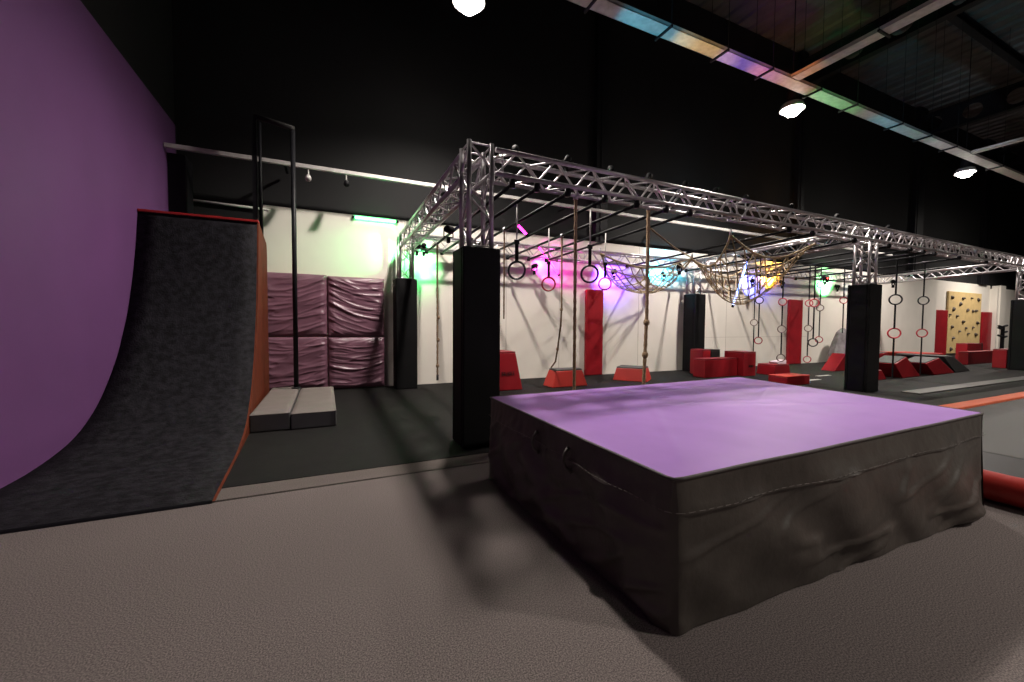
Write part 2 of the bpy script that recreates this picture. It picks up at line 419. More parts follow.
# ------------------------------------------------------------------ rail on the wall, conduit
def rails():
    t = thing('wall_rail', 'long thin silver rail fixed high along the back wall behind the rig', 'rail', (0, 7.85, 3.95))
    m = MB(); m.box(-2.19, 19.0, 7.80, 7.86, 3.90, 3.965); a = m.build('rail_tube', M['galv'], bevel=0.006)
    ps = [a]
    for x in (-0.6, 2.2, 5.0, 8.0, 11.0, 14.0, 17.0):
        m = MB(); m.box(x-0.02, x+0.02, 7.86, Y1-0.14, 3.92, 3.95); ps.append(m.build('bracket', M['black_steel']))
    kids_world(t, *ps)
    m = MB(); m.tube([(-2.17, 8.40, 3.30), (-0.9, 8.40, 3.27)], 0.022, 8)
    tag(m.build('conduit', M['galv'], smooth=True), 'short pale conduit in the dark corner just above the ramp top', 'conduit')
    for i, (x, lb) in enumerate(((-0.25, 'small pale spotlight clipped under the wall rail, beside the slender black pole'), (0.35, 'small green-tinted spotlight clipped under the wall rail, left of the truss'))):
        t = thing('rail_spotlight', lb, 'spotlight', (x, 7.83, 3.9))
        m = MB(); m.tube([(0, 0, 0), (0, 0, -0.10)], 0.012, 6); m.build('stem', M['galv'], t)
        m = MB(); m.tube([(0, 0.05, -0.10), (0, -0.02, -0.15), (0.0, -0.09, -0.2)], [0.03, 0.045, 0.05], 10); m.build('head', M['galv'] if i == 0 else M['black_steel'], t, smooth=True)
rails()

# ------------------------------------------------------------------ stage lights
def par_proto():
    t = thing('stage_light', 'proto', 'stage light', (0, 0, 0))
    b = MB(); b.lathe([(0.030, -0.075), (0.050, -0.05), (0.052, 0.05), (0.058, 0.08), (0.052, 0.08), (0.046, 0.068)], n=12); b = b.build('body', M['strap'], t, smooth=True)
    m = MB(); m.lathe([(0.046, 0.055), (0.040, 0.066), (0.008, 0.070)], n=12); m.build('lens', M['tramp_pad2'], b, smooth=True)
    m = MB(); m.box(-0.068, -0.060, -0.015, 0.015, -0.01, 0.10); m.box(0.060, 0.068, -0.015, 0.015, -0.01, 0.10); m.box(-0.068, 0.068, -0.015, 0.015, 0.10, 0.108)
    m.build('yoke', M['strap'], t)
    m = MB(); m.box(-0.022, 0.022, -0.030, 0.030, 0.108, 0.185); m.build('clamp', M['strap'], t, bevel=0.006)
    return t
PAR = par_proto(); PAR_USED = [False]
COL = {'green': (0.12, 1.0, 0.25), 'magenta': (1.0, 0.06, 0.62), 'purple': (0.16, 0.03, 1.0), 'cyan': (0.04, 0.62, 0.9),
       'amber': (1.0, 0.42, 0.02), 'blue': (0.10, 0.12, 1.0), 'orange': (1.0, 0.30, 0.08), 'red': (1.0, 0.05, 0.05), 'white': (0.8, 0.88, 1.0), 'yellow': (1.0, 0.62, 0.16)}
GLOW = {k: emit('glow_'+k, v, 9) for k, v in COL.items()}
def stage_light(label, mount, target, colour=None, watts=0, cone=40, standing=False, group='stage lights on the rig'):
    """mount = middle of the truss chord that carries the lamp; it hangs below it or stands on it"""
    if PAR_USED[0]: t = copy_tree(PAR)
    else: t = PAR; PAR_USED[0] = True
    t['label'] = label; t['group'] = group
    s_ = -1 if standing else 1
    sc_ = 0.72 if standing else 1.0
    t.scale = (sc_, sc_, sc_)
    t.location = (mount[0], mount[1], mount[2]-0.206*s_*sc_)
    d = (Vector(target)-t.location).normalized()
    body = None
    for c in t.children:
        if c.name.startswith('body'):
            body = c; c.rotation_mode = 'QUATERNION'; c.rotation_quaternion = d.to_track_quat('Z', 'Y')
        elif standing: c.rotation_euler = (math.pi, 0, 0)
    if colour:
        for c in body.children:
            if c.name.startswith('lens'):
                c.data = c.data.copy(); c.data.materials.clear(); c.data.materials.append(GLOW[colour])
    if watts:
        L = bpy.data.lights.new('beam', 'SPOT'); L.energy = watts; L.color = COL[colour]; L.spot_size = math.radians(cone)
        L.spot_blend = 0.6; L.shadow_soft_size = 0.035
        lo = bpy.data.objects.new('beam', L); lo.location = (0, 0, 0.12); lo.parent = body
        lo.rotation_euler = (math.pi, 0, 0); col.objects.link(lo)
    return t
TOPX = [(1.94, None, 0), (2.62, 'cyan', 4.8), (3.3, None, 0), (3.93, 'yellow', 5.9), (4.61, 'purple', 7.0), (5.25, 'orange', 7.9),
        (6.0, None, 0), (7.17, 'green', 9.7), (8.59, 'cyan', 12.4), (10.56, 'white', 15.5)]
ORD = ['first', 'second', 'third', 'fourth', 'fifth', 'sixth', 'seventh', 'eighth', 'ninth', 'tenth']
for i, (x, c, tx) in enumerate(TOPX):
    z = fz(x)+0.24
    tgt = (tx, 5.1, 6.0) if c else (x+1.0, 6.5, 5.5)
    stage_light('%s small black stage light from the left, standing on top of the front truss' % ORD[i], (x, fy(x)+0.24, z), tgt, c, 520 if c else 0, 23, True)
def bz(x): return 2.745+0.008*(x-1.3)
WL = [('green', (1.62, 7.98, bz(1.62)+0.24), (0.9, 8.4, 2.7), 120, 66, 'stage light at the corner of the rig throwing green above the plum pads'),
      ('green', (1.75, 7.98, bz(1.75)+0.24), (1.75, 8.4, 2.6), 150, 110, 'stage light glowing green at the left end of the back truss'),
      ('blue', (1.55, 5.5, 2.775), (3.5, 7.9, 2.9), 14, 50, 'stage light glowing violet-blue under the left side truss'),
      ('magenta', (4.2, 7.98, bz(4.2)), (4.9, 8.4, 2.75), 160, 95, 'stage light washing magenta on the wall behind the rings'),
      ('purple', (6.4, 7.98, bz(6.4)), (6.5, 8.4, 2.50), 260, 135, 'stage light washing purple above the red wall pad'),
      ('cyan', (8.0, 7.98, bz(8)), (8.2, 8.4, 2.8), 300, 130, 'stage light washing cyan on the wall behind the left cargo net'),
      ('purple', (6.75, 6.3, barz(6.75, 6.3)), (8.3, 8.0, 2.6), 10, 60, 'stage light glowing violet beside the left cargo net'),
      ('amber', (12.9, 7.98, bz(12.9)), (12.9, 8.4, 2.9), 320, 135, 'stage light washing amber on the wall behind the right cargo net'),
      ('green', (15.9, 7.98, bz(15.9)), (15.9, 8.4, 2.75), 330, 130, 'stage light washing green on the wall left of the middle front pillar'),
      ('cyan', (15.2, 6.2, barz(15.2, 6.2)), (18.8, 8.3, 3.0), 60, 50, 'teal stage light to the right of the middle front pillar'),
      ('red', (12.15, 6.4, barz(12.15, 6.4)), (12.0, 4.0, 2.0), 5, 50, 'stage light glowing red just left of the middle front pillar'),
      ('blue', (11.5, 7.98, bz(11.5)), (11.9, 8.4, 2.6), 350, 90, 'stage light washing blue behind the middle of the cargo nets')]
for c, a, b, wt, cone, lb in WL: stage_light(lb, a, b, c, wt, cone)
TUBE = {'green': emit('tube_green', (0.10, 1.0, 0.25), 22), 'magenta': emit('tube_magenta', (1.0, 0.03, 0.5), 9), 'white': emit('tube_blue_white', (0.22, 0.34, 1.0), 9)}
def streak_or_led_tube(label, a, b, colour):
    t = thing('led_tube', label, 'tube light', a)
    A, B = Vector(a), Vector(b)
    m = MB(); m.tube([A, B], 0.018, 8); p = m.build('tube', TUBE[colour], smooth=True)
    ps = [p]
    for q, s in ((A, -1), (B, 1)):
        d = (B-A).normalized()*s
        m = MB(); m.tube([q, q+d*0.05], 0.028, 8); ps.append(m.build('end_cap', M['black_steel'], smooth=True))
    kids_world(t, *ps)
streak_or_led_tube('slanting magenta tube light on the wall behind the small rings', (4.28, 7.93, 2.98), (4.78, 7.93, 2.42), 'magenta')  # streak of magenta light, added as a glowing tube
streak_or_led_tube('green tube light lying along the top of the white wall above the plum pads', (0.52, 8.37, 3.30), (1.28, 8.37, 3.30), 'green')
streak_or_led_tube('green tube light behind the back truss, left of the nearest pillar', (1.62, 8.37, 2.86), (1.98, 8.37, 2.86), 'green')
streak_or_led_tube('short magenta tube light hanging at the wire above the left big ring', (2.47, 5.2, 2.66), (2.60, 5.2, 2.55), 'magenta')  # upper piece of the same magenta streak, also added as a glowing tube
streak_or_led_tube('slanting blue-white tube light hanging in the middle of the right cargo net', (9.01, 6.4, 2.77), (8.57, 6.4, 1.75), 'white')  # bluish streak of light given shape by an added glowing tube

# ------------------------------------------------------------------ warped wall (quarter pipe ramp)
def ramp():
    prof = [(3.39, 0.010), (3.55, 0.016), (4.16, 0.022), (4.60, 0.040), (5.07, 0.112), (5.42, 0.240), (5.75, 0.46), (6.08, 0.80), (6.25, 1.05),
            (6.43, 1.37), (6.56, 1.69), (6.66, 2.0), (6.75, 2.35), (6.82, 2.69)]
    # smooth the profile (Catmull-Rom)
    pts = []
    for i in range(len(prof)-1):
        p0 = prof[max(i-1, 0)]; p1 = prof[i]; p2 = prof[i+1]; p3 = prof[min(i+2, len(prof)-1)]
        for k in range(4):
            s = k/4
            pts.append(tuple(0.5*((2*p1[j])+(-p0[j]+p2[j])*s+(2*p0[j]-5*p1[j]+4*p2[j]-p3[j])*s*s+(-p0[j]+3*p1[j]-3*p2[j]+p3[j])*s**3) for j in (0, 1)))
    pts.append(prof[-1])
    xr = lambda y: -0.737-0.042*(y-3.39)
    XL = X0+0.004
    t = thing('warped_wall', 'dark grey curved warped wall ramp with red edges against the purple wall', 'ramp', (-1.5, 5.0, 0.0))
    m = MB()
    m.grid(lambda u, v: ((lambda q: (XL+(xr(q[0])-XL)*u, q[0], q[1]))(pts[int(round(v*(len(pts)-1)))])), 6, len(pts)-1)
    surf = m.build('riding_surface', M['ramp'], smooth=True)
    if surf.data.polygons[len(surf.data.polygons)//2].normal.y > 0:
        surf.data.flip_normals()
    th = surf.modifiers.new('solid', 'SOLIDIFY'); th.thickness = 0.02; th.offset = -1
    # side panel with chamfered upper back corner
    e = 0.018
    side = [(y, z) for y, z in pts] + [(6.95, 2.71), (8.12, 2.62), (8.20, 2.45), (8.20, 0.014), (3.42, 0.005)]
    vs = []; n = len(side)
    for dx in (0.0, e):
        vs += [(xr(y)+dx, y, z+(0.0 if z > 0.02 else 0)) for y, z in side]
    fs = [tuple(range(n)), tuple(range(2*n-1, n-1, -1))]+[((i+1) % n, i, i+n, (i+1) % n+n) for i in range(n)]
    m = MB(); m.add(vs, fs); sp = m.build('side_panel', M['ramp_side'])
    m = MB(); m.hexa([(XL, 6.80, 2.692), (xr(6.8)+0.02, 6.80, 2.692), (xr(6.95)+0.02, 6.95, 2.692), (XL, 6.95, 2.692)],
                     [(XL, 6.80, 2.725), (xr(6.8)+0.02, 6.80, 2.725), (xr(6.95)+0.02, 6.95, 2.725), (XL, 6.95, 2.725)])
    cp = m.build('coping_strip', M['red_edge'], bevel=0.006)
    m = MB(); m.hexa([(XL, 6.96, 2.60), (xr(6.95), 6.96, 2.60), (xr(8.1), 8.10, 2.60), (XL, 7.96, 2.60)],
                     [(XL, 6.96, 2.66), (xr(6.95), 6.96, 2.66), (xr(8.1), 8.10, 2.66), (XL, 7.96, 2.66)])
    pf = m.build('platform', M['ramp'])
    m = MB(); m.hexa([(XL, 3.375, 0.001), (-0.735, 3.375, 0.001), (-0.735, 3.392, 0.001), (XL, 3.392, 0.001)],
                     [(XL, 3.383, 0.012), (-0.735, 3.383, 0.012), (-0.735, 3.392, 0.02), (XL, 3.392, 0.02)])
    lip = m.build('front_lip', M['black_steel'])
    kids_world(t, surf, sp, cp, pf, lip)
ramp()

def pole_frame():
    t = thing('pole_frame', 'black steel slide pole frame standing by the ramp with a high crossbar', 'pole frame', (-0.44, 7.38, 0.24))
    m = MB(); m.tube([(-0.435, 7.12, 0.250), (-0.435, 7.12, 4.20)], 0.034, 12); a = m.build('slide_pole', M['black_steel'], smooth=True)
    m = MB(); m.box(-1.005, -0.94, 7.36, 7.44, 2.66, 4.46); b = m.build('post', M['black_steel'])
    m = MB(); m.tube([(-0.905, 7.44, 2.66), (-0.905, 7.44, 4.36)], 0.022, 10); c = m.build('post', M['black_steel'], smooth=True)
    m = MB(); m.tube([(-0.97, 7.40, 4.43), (-0.425, 7.10, 4.22)], 0.04, 12); d = m.build('crossbar', M['tramp_pad2'], smooth=True)
    m = MB(); m.lathe([(0.07, 0.0), (0.07, 0.012), (0.04, 0.02)], (-0.435, 7.12, 0.248), 14); e = m.build('foot_plate', M['black_steel'])
    kids_world(t, a, b, c, d, e)
pole_frame()

def landing_mats():
    def mat_block(label, x0, x1, y0, y1, h):
        t = thing('landing_mat', label, 'mat', ((x0+x1)/2, (y0+y1)/2, 0.012), 'grey landing mats under the slide pole')
        m = MB(); m.box(x0, x1, y0, y1, 0.014, h-0.03); a = m.build('side_cover', M['mat_side'], bevel=0.012)
        m = MB()
        def fn(u, v):
            x = x0+(x1-x0)*u; y = y0+(y1-y0)*v
            ed = min(u, 1-u, v, 1-v)
            return (x, y, h-0.03+min(0.03, 0.03*(ed*12)**0.5)+wob((x, y, h), 4, 0.008)*min(1, ed*8))
        m.grid(fn, 16, 24)
        b = m.build('top_cover', M['mat_grey'], smooth=True)
        m = MB(); m.tube([(x0, y0-0.003, h-0.035), (x1, y0-0.003, h-0.035)], 0.006, 5); c = m.build('piping', M['mat_grey'])
        kids_world(t, a, b, c)
    mat_block('left grey landing mat, wedged between ramp and its twin', -0.80, -0.40, 5.36, 7.48, 0.245)
    mat_block('right grey landing mat, with the slide pole near its back edge', -0.385, 0.10, 5.34, 7.36, 0.232)
landing_mats()

# ------------------------------------------------------------------ plum wall pads
def plum_pads():
    cells = [(-1.35, 0.015, 1.035, 2.165, 'upper left plum vinyl wall pad beside the ramp'),
             (0.03, 1.045, 1.02, 2.15, 'upper right plum vinyl wall pad beside the back left pillar'),
             (-1.35, 0.015, 0.03, 1.015, 'lower left plum vinyl wall pad behind the landing mats'),
             (0.03, 1.045, 0.03, 1.005, 'lower right plum vinyl wall pad touching the dark floor')]
    for k, (x0, x1, z0, z1, lb) in enumerate(cells):
        m = MB()
        def h(x, z):
            u = (x-x0)/(x1-x0); v = (z-z0)/(z1-z0); ed = min(min(u, 1-u)*(x1-x0), min(v, 1-v)*(z1-z0))
            sag = z+(0.30 if k < 2 else 0.08)*(1-u)*(1-v*0.3)*(-1 if k == 1 else 1)+0.10*math.sin(math.pi*u)
            r1 = noise.noise(Vector((x*0.9+k*7, sag*5.5, k*3.1)))
            r2 = noise.noise(Vector((x*2.0+sag*1.5+k, sag*11.0, 5.0+k)))
            ridge = 1-abs(r1)*3.2
            ridge2 = 1-abs(r2)*3.5
            return (0.05*min(1, ed/0.10)**0.5)+(0.020*max(ridge, 0)**1.6+0.012*max(ridge2, 0)**1.5)*min(1, ed/0.06)
        N = 90
        m.grid(lambda u, v: (x0+(x1-x0)*u, 8.33-h(x0+(x1-x0)*u, z0+(z1-z0)*v), z0+(z1-z0)*v), N, N)
        front = m.build('cover', M['plum_vinyl'], smooth=True)
        m = MB(); m.box(x0, x1, 8.33, 8.395, z0, z1); back = m.build('backing_board', M['dark_red'])
        t = thing('wall_pad', lb, 'wall pad', ((x0+x1)/2, 8.33, z0), 'wrinkled plum wall pads')
        kids_world(t, front, back)
plum_pads()

# ------------------------------------------------------------------ the big crash mat
def crash_mat():
    B = [Vector((1.25, 1.15, 0)), Vector((4.03, 1.10, 0)), Vector((4.22, 3.06, 0)), Vector((1.19, 3.04, 0))]
    T = [Vector((1.235, 1.155, 0)), Vector((4.23, 1.19, 0)), Vector((4.46, 3.23, 0)), Vector((1.24, 3.13, 0))]
    H = 0.65; HS = 0.135
    t = thing('crash_mat', 'huge square crash mat with purple top and dark vinyl sides on the carpet', 'crash mat', (2.8, 2.1, 0.0))
    def wallpt(side, u, z):
        b = B[side].lerp(B[(side+1) % 4], u); tt = T[side].lerp(T[(side+1) % 4], u)
        p = b.lerp(tt, z/H); p.z = z
        d = (T[(side+1) % 4]-T[side]).normalized(); n = Vector((d.y, -d.x, 0))
        return p, n
    def disp(side, u, z):
        ed = min(u, 1-u)*2.9
        k = min(1.0, ed/0.12)
        zz = z/H
        q = Vector((u*3.0, z*1.0, side*5.0))
        folds = noise.noise(Vector((u*6.0+z*2.6, z*1.2, side*3+1)))*0.075
        fine = noise.noise(Vector((u*20-z*9, z*7, side*3+4)))*0.003
        creases = max(0, 1-abs(noise.noise(Vector((u*2.2+z*1.5, z*7-u*5, side*2+9))))*6)*0.022*(1-zz*0.8)
        low = min(1, (1-zz)*2.2)*min(1, zz*6+0.25)
        bul = 0.028*math.sin(math.pi*min(1, zz*1.1))
        rnd = -0.022*max(0, 1-ed/0.05)**2
        if side == 3: folds *= 0.5
        return (bul+(folds+fine+creases)*(0.3+low))*k+rnd
    ps = []
    names = ['front_cover', 'right_cover', 'back_cover', 'left_cover']
    for s in range(4):
        m = MB()
        def fn(u, v, s=s):
            z = 0.008+(H-HS-0.012)*v
            p, n = wallpt(s, u, z); return p+n*disp(s, u, z)
        m.grid(fn, 130, 34)
        ps.append(m.build(names[s], M['box_side'], smooth=True))
        # upper band of the lid, standing a little proud of the lower cover
        m = MB()
        def fb(u, v, s=s):
            z = H-HS-0.018+(HS+0.018)*v
            zz = max(z, H-HS)
            p, n = wallpt(s, u, z)
            lift = 0.010*(1-v)**0.5+0.008*noise.noise(Vector((u*30, z*5, s*2.0)))*(1-v)
            return p+n*(disp(s, u, z)*(1-0.55*v)+lift*min(1, min(u, 1-u)*25))
        m.grid(fb, 130, 8)
        ps.append(m.build('lid_band', M['box_side'], smooth=True))
        m = MB()
        k = 60
        for i in range(k):
            pts = []
            for j in (0.12, 0.78):
                u = (i+j)/k; z = H-HS-0.002+0.004*noise.noise(Vector((u*14, s, 0)))
                p, n = wallpt(s, u, z); pts.append(p+n*(disp(s, u, z)+0.020))
            m.tube(pts, 0.0016, 4)
        m.build('seam_stitching', M['thread'], ps[-1])
        m = MB(); pts = []
        for i in range(61):
            u = i/60; p, n = wallpt(s, u, H-0.004); pts.append(p+n*(disp(s, u, H-0.004)*0.4+0.004))
        m.tube(pts, 0.0085, 6); ps.append(m.build('edge_piping', M['box_trim'], smooth=True))
    m = MB()
    def ft(u, v):
        p = T[0].lerp(T[1], u).lerp(T[3].lerp(T[2], u), v)
        ed = min(u, 1-u, v, 1-v)
        crown = 0.012*min(1, ed*6)
        x, y = p.x, p.y
        wr = 0.006*noise.noise(Vector((x*1.1, y*2.8, 1)))+0.0035*noise.noise(Vector((x*5, y*3, 7)))
        # long soft folds radiating over the cover
        for (ax, ay, an, wd, hh) in ((2.1, 2.6, 0.25, 0.03, 0.008), (3.3, 1.9, -0.35, 0.025, 0.008), (3.0, 2.7, 0.12, 0.035, 0.010), (1.9, 1.9, 0.9, 0.025, 0.006), (3.7, 2.4, 0.5, 0.025, 0.008), (2.6, 2.2, -0.15, 0.03, 0.006), (3.4, 2.9, -0.1, 0.03, 0.008)):
            dx, dy = x-ax, y-ay; along = dx*math.cos(an)+dy*math.sin(an); ac = -dx*math.sin(an)+dy*math.cos(an)
            wr += hh*math.exp(-(ac/wd)**2)*math.exp(-(along/0.8)**2)
        p.z = H+crown+wr*min(1, ed*14); return p
    m.grid(ft, 120, 90)
    ps.append(m.build('top_cover', M['purple_vinyl'], smooth=True))
    for u in (0.43, 0.62):
        p, n = wallpt(3, u, 0.57)
        m = MB(); d = (B[0]-B[3]).normalized()
        m.tube([p+n*0.01-d*0.0, p+n*0.035+Vector((0, 0, -0.03)), p+n*0.045+Vector((0, 0, -0.07)), p+n*0.03+Vector((0, 0, -0.11)), p+n*0.035+d*0.06+Vector((0, 0, -0.12))], 0.010, 5)
        ps.append(m.build('pull_tab', M['box_trim'], smooth=True))
    m = MB(); m.hexa([b+Vector((0, 0, 0.003))+(Vector((2.7, 2.1, 0))-b)*0.02 for b in B], [Vector((q.x, q.y, 0.63))+(Vector((2.8, 2.1, 0.63))-Vector((q.x, q.y, 0.63)))*0.03 for q in T])
    ps.append(m.build('foam_core', M['box_side']))
    kids_world(t, *ps)
crash_mat()

# ------------------------------------------------------------------ red boxes
def print_strip(parent, x0, x1, y, z0, z1, seed):
    """small worn black lettering on a red box, too blurred to read"""
    random.seed(seed); m = MB(); n = 7; w_ = (x1-x0)/n
    for i in range(n):
        a = x0+w_*(i+0.12); b = a+w_*0.7; t = w_*0.24
        m.box(a, a+t, y-0.003, y, z0, z1)
        if random.random() < 0.8: m.box(a, b, y-0.003, y, z1-t*0.8, z1)
        if random.random() < 0.7: m.box(a, b, y-0.003, y, (z0+z1)/2-t*0.4, (z0+z1)/2+t*0.4)
        if random.random() < 0.7: m.box(b-t, b, y-0.003, y, z0, z1)
        if random.random() < 0.5: m.box(a, b, y-0.003, y, z0, z0+t*0.8)
    m.build('lettering', M['mark_black'], parent)
def vault(name, label, cat, x0, x1, y0, y1, h, inx=0.0, iny=0.0, body='red_vinyl', top='dark_red', rz=0.0, group=None, text=None, topz=0.03, inx2=None):
    t = thing(name, label, cat, ((x0+x1)/2, (y0+y1)/2, 0.012), group)
    i2 = inx if inx2 is None else inx2
    k = (h-topz)/h
    def ring(z, f): return [(x0+inx*f, y0+iny*f, z), (x1-i2*f, y0+iny*f, z), (x1-i2*f, y1-iny*f, z), (x0+inx*f, y1-iny*f, z)]
    m = MB(); m.hexa(ring(0.014, 0), ring(h-topz, k)); a = m.build('body', M[body], bevel=0.015)
    m = MB(); m.hexa(ring(h-topz, k), ring(h, 1)); b = m.build('top_pad', M[top], bevel=0.010)
    kids_world(t, a, b)
    if text: print_strip(a, *text)
    return t
vault('vault_box', 'tall red trapezoid vault box half hidden by the near left pillar', 'vault box', 2.66, 3.43, 6.96, 7.6, 0.75, 0.13, 0.06, 'red_vinyl', 'dark_red',
      text=(2.99, 3.27, 6.978, 0.30, 0.37, 3))
vault('vault_box', 'low red trapezoid block with grey top, under the bent knotted rope', 'vault box', 4.06, 4.90, 6.9, 7.3, 0.37, 0.12, 0.05, 'red_orange', 'grey_top')
def rotated_block():
    t = thing('vault_box', 'low red trapezoid block standing at an angle behind the thick knotted rope', 'vault box', (6.42, 7.3, 0.012), rz=math.radians(38))
    hx, hy, h, i = 0.30, 0.38, 0.31, 0.07
    R = lambda z, f: [(-hx+i*f, -hy+i*f, z), (hx-i*f, -hy+i*f, z), (hx-i*f, hy-i*f, z), (-hx+i*f, hy-i*f, z)]
    m = MB(); m.hexa(R(0.002, 0), R(h-0.03, 0.9)); m.build('body', M['red_orange'], t, bevel=0.012)
    m = MB(); m.hexa(R(h-0.03, 0.9), R(h, 1)); m.build('top_pad', M['grey_top'], t, bevel=0.01)
rotated_block()
vault('vault_box', 'tall narrow red box beside the back middle pillar', 'vault box', 8.70, 8.98, 7.30, 7.70, 0.66, 0.0, 0.0, 'red_vinyl', 'dark_red')
vault('vault_box', 'long lower red box in the middle of the red box cluster', 'vault box', 8.24, 9.40, 6.85, 7.20, 0.47, 0.0, 0.0, 'red_vinyl', 'dark_red')
vault('vault_box', 'big red box at the right of the cluster with small black lettering', 'vault box', 9.42, 9.88, 6.70, 7.25, 0.625, 0.0, 0.0, 'red_vinyl', 'dark_red',
      text=(9.60, 9.78, 6.697, 0.24, 0.29, 5))
vault('foam_block', 'black foam block resting behind the long lower red box', 'foam block', 9.02, 9.36, 7.32, 7.70, 0.655, 0.0, 0.0, 'mark_black', 'mark_black')
vault('vault_box', 'low dark red block behind the orange-red one, topped by a small pale pad', 'vault box', 10.33, 10.97, 6.5, 7.0, 0.29, 0.03, 0.02, 'red_vinyl', 'dark_red')
vault('vault_box', 'low orange-red block peeking over the far edge of the purple mat', 'vault box', 8.75, 9.55, 5.25, 5.65, 0.215, 0.0, 0.0, 'red_vinyl', 'red_orange')
m = MB(); m.hexa([(10.55, 6.56, 0.294), (10.88, 6.56, 0.294), (10.88, 6.8, 0.294), (10.55, 6.8, 0.294)], [(10.53, 6.58, 0.35), (10.92, 6.58, 0.39), (10.92, 6.8, 0.39), (10.53, 6.8, 0.35)])  # overexposed LED reflection on the red block, modelled as a pale solid
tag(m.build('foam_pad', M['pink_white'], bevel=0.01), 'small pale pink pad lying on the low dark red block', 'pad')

# ------------------------------------------------------------------ red wall pads
def wall_pad(label, x0, x1, z1, y=8.39, m_='red_vinyl', hinge=True):
    t = thing('wall_pad', label, 'wall pad', ((x0+x1)/2, y, 0.012), 'tall red wall pads')
    m = MB(); m.box(x0, x1, y-0.10, y-0.03, 0.02, z1); a = m.build('cover', M[m_], bevel=0.02, seg=3)
    m = MB(); m.box(x0+0.02, x1-0.02, y-0.03, y, 0.02, z1-0.02); b = m.build('backing_board', M['dark_red'])
    kids_world(t, a, b)
wall_pad('tall red wall pad on the purple lit wall between ropes and net', 5.82, 6.33, 2.15)
wall_pad('tall red wall pad at the amber lit wall behind the hanging rings', 13.85, 14.55, 2.16)
wall_pad('dark red wall pad left of the climbing board', 24.03, 25.15, 2.04)
wall_pad('red wall pad right of the climbing board', 28.8, 30.0, 2.04)

def climbing_board():
    t = thing('climbing_board', 'plywood climbing board with dark holds, far right at the back wall', 'climbing wall', (27.2, 8.36, 0.02))
    m = MB(); m.box(25.25, 28.68, 8.32, 8.395, 0.10, 2.90); kids_world(t, m.build('board', M['ply'], bevel=0.01))
    random.seed(5); H = []
    spots = [(25.7, 2.62), (28.6, 2.6), (26.6, 2.35), (27.8, 2.65), (25.9, 2.1), (27.4, 2.08), (28.0, 2.05), (28.4, 2.08), (25.55, 1.85), (26.3, 1.8), (27.0, 1.55), (28.6, 1.5),
             (25.8, 1.3), (26.6, 1.1), (27.6, 1.0), (28.5, 0.95), (26.0, 0.8), (27.2, 0.4), (28.2, 0.35), (25.8, 0.3), (26.9, 2.62), (27.3, 1.25), (28.1, 1.28), (26.4, 0.3)]
    for x, z in spots:
        x = 25.25+(x-25.4)*0.95
        m = MB(); r = random.uniform(0.06, 0.12)
        n = 10; pr = [(r*random.uniform(0.85, 1.1), 0.0), (r*0.9, 0.03), (r*0.5, 0.07), (0.01, 0.08)]
        vs = []
        for rr, d in pr:
            for j in range(n):
                a = 2*math.pi*j/n; k = 1+0.25*math.sin(2*a+x*9)
                vs.append((x+rr*k*math.cos(a), 8.32-d, z+rr*0.75*k*math.sin(a)))
        fs = [(i*n+j, i*n+(j+1) % n, (i+1)*n+(j+1) % n, (i+1)*n+j) for i in range(len(pr)-1) for j in range(n)]
        m.add(vs, fs); H.append(m.build('climbing_hold', M['hold'], smooth=True))
    kids_world(t, *H)
climbing_board()

# ------------------------------------------------------------------ angled steps
def angled_step(label, poly, y0, y1, grey_edges, body='red_vinyl'):
    """block with slanted ends: red sides, grey running surfaces on the listed edges"""
    cx = sum(p[0] for p in poly)/len(poly)
    t = thing('angled_step', label, 'obstacle step', (cx, (y0+y1)/2, 0.012), 'red and grey angled steps')
    m = MB(); m.prism(poly, y0, y1); kids_world(t, m.build('body', M[body], bevel=0.012))
    for i in grey_edges:
        a, b = Vector((poly[i][0], poly[i][1])), Vector((poly[(i+1) % len(poly)][0], poly[(i+1) % len(poly)][1]))
        d = (b-a).normalized(); n = Vector((d.y, -d.x)); q = a+(b-a)*0.5
        c = Vector((cx, sum(p[1] for p in poly)/len(poly)))
        if (q-c).dot(n) < 0: n = -n
        a2, b2 = a+d*0.02, b-d*0.02
        pl = [tuple(a2+n*0.002), tuple(b2+n*0.002), tuple(b2+n*0.02), tuple(a2+n*0.02)]
        m = MB(); m.prism(pl, y0+0.02, y1-0.02); kids_world(t, m.build('grip_panel', M['grey_top']))
angled_step('red angled step under the rings, first right of the middle front pillar', [(12.9, 0.016), (13.80, 0.016), (13.06, 0.53), (12.50, 0.37)], 5.0, 5.45, [1, 2])
angled_step('larger red angled step right of the hanging ring lines', [(14.55, 0.016), (15.75, 0.016), (14.78, 0.45), (14.06, 0.33)], 5.0, 5.5, [1, 2])
angled_step('small low red step at the foot of the middle front pillar', [(11.72, 0.016), (12.15, 0.016), (11.9, 0.25), (11.7, 0.25)], 5.0, 5.4, [1])
angled_step('red step at the back, between the pillar and the first ring line', [(14.9, 0.2), (15.65, 0.22), (15.25, 0.50), (14.70, 0.44), (14.6, 0.016), (15.6, 0.016)][:4] and [(14.7, 0.016), (16.0, 0.016), (15.3, 0.50), (14.70, 0.46)], 6.3, 7.1, [1, 2])
angled_step('orange-red low step behind the larger red angled step', [(17.3, 0.016), (19.2, 0.016), (18.9, 0.40), (17.05, 0.44)], 6.3, 7.3, [1], 'red_orange')
angled_step('red triangular step leaning by the grey rock at the back wall', [(12.95, 0.016), (13.85, 0.016), (13.75, 0.46), (13.50, 0.50)], 6.5, 6.85, [])
angled_step('grey sided low ramp right of the larger red angled step', [(15.95, 0.016), (16.9, 0.016), (15.75, 0.47), (15.2, 0.47)], 5.05, 6.1, [0, 1, 2], 'grey_top')

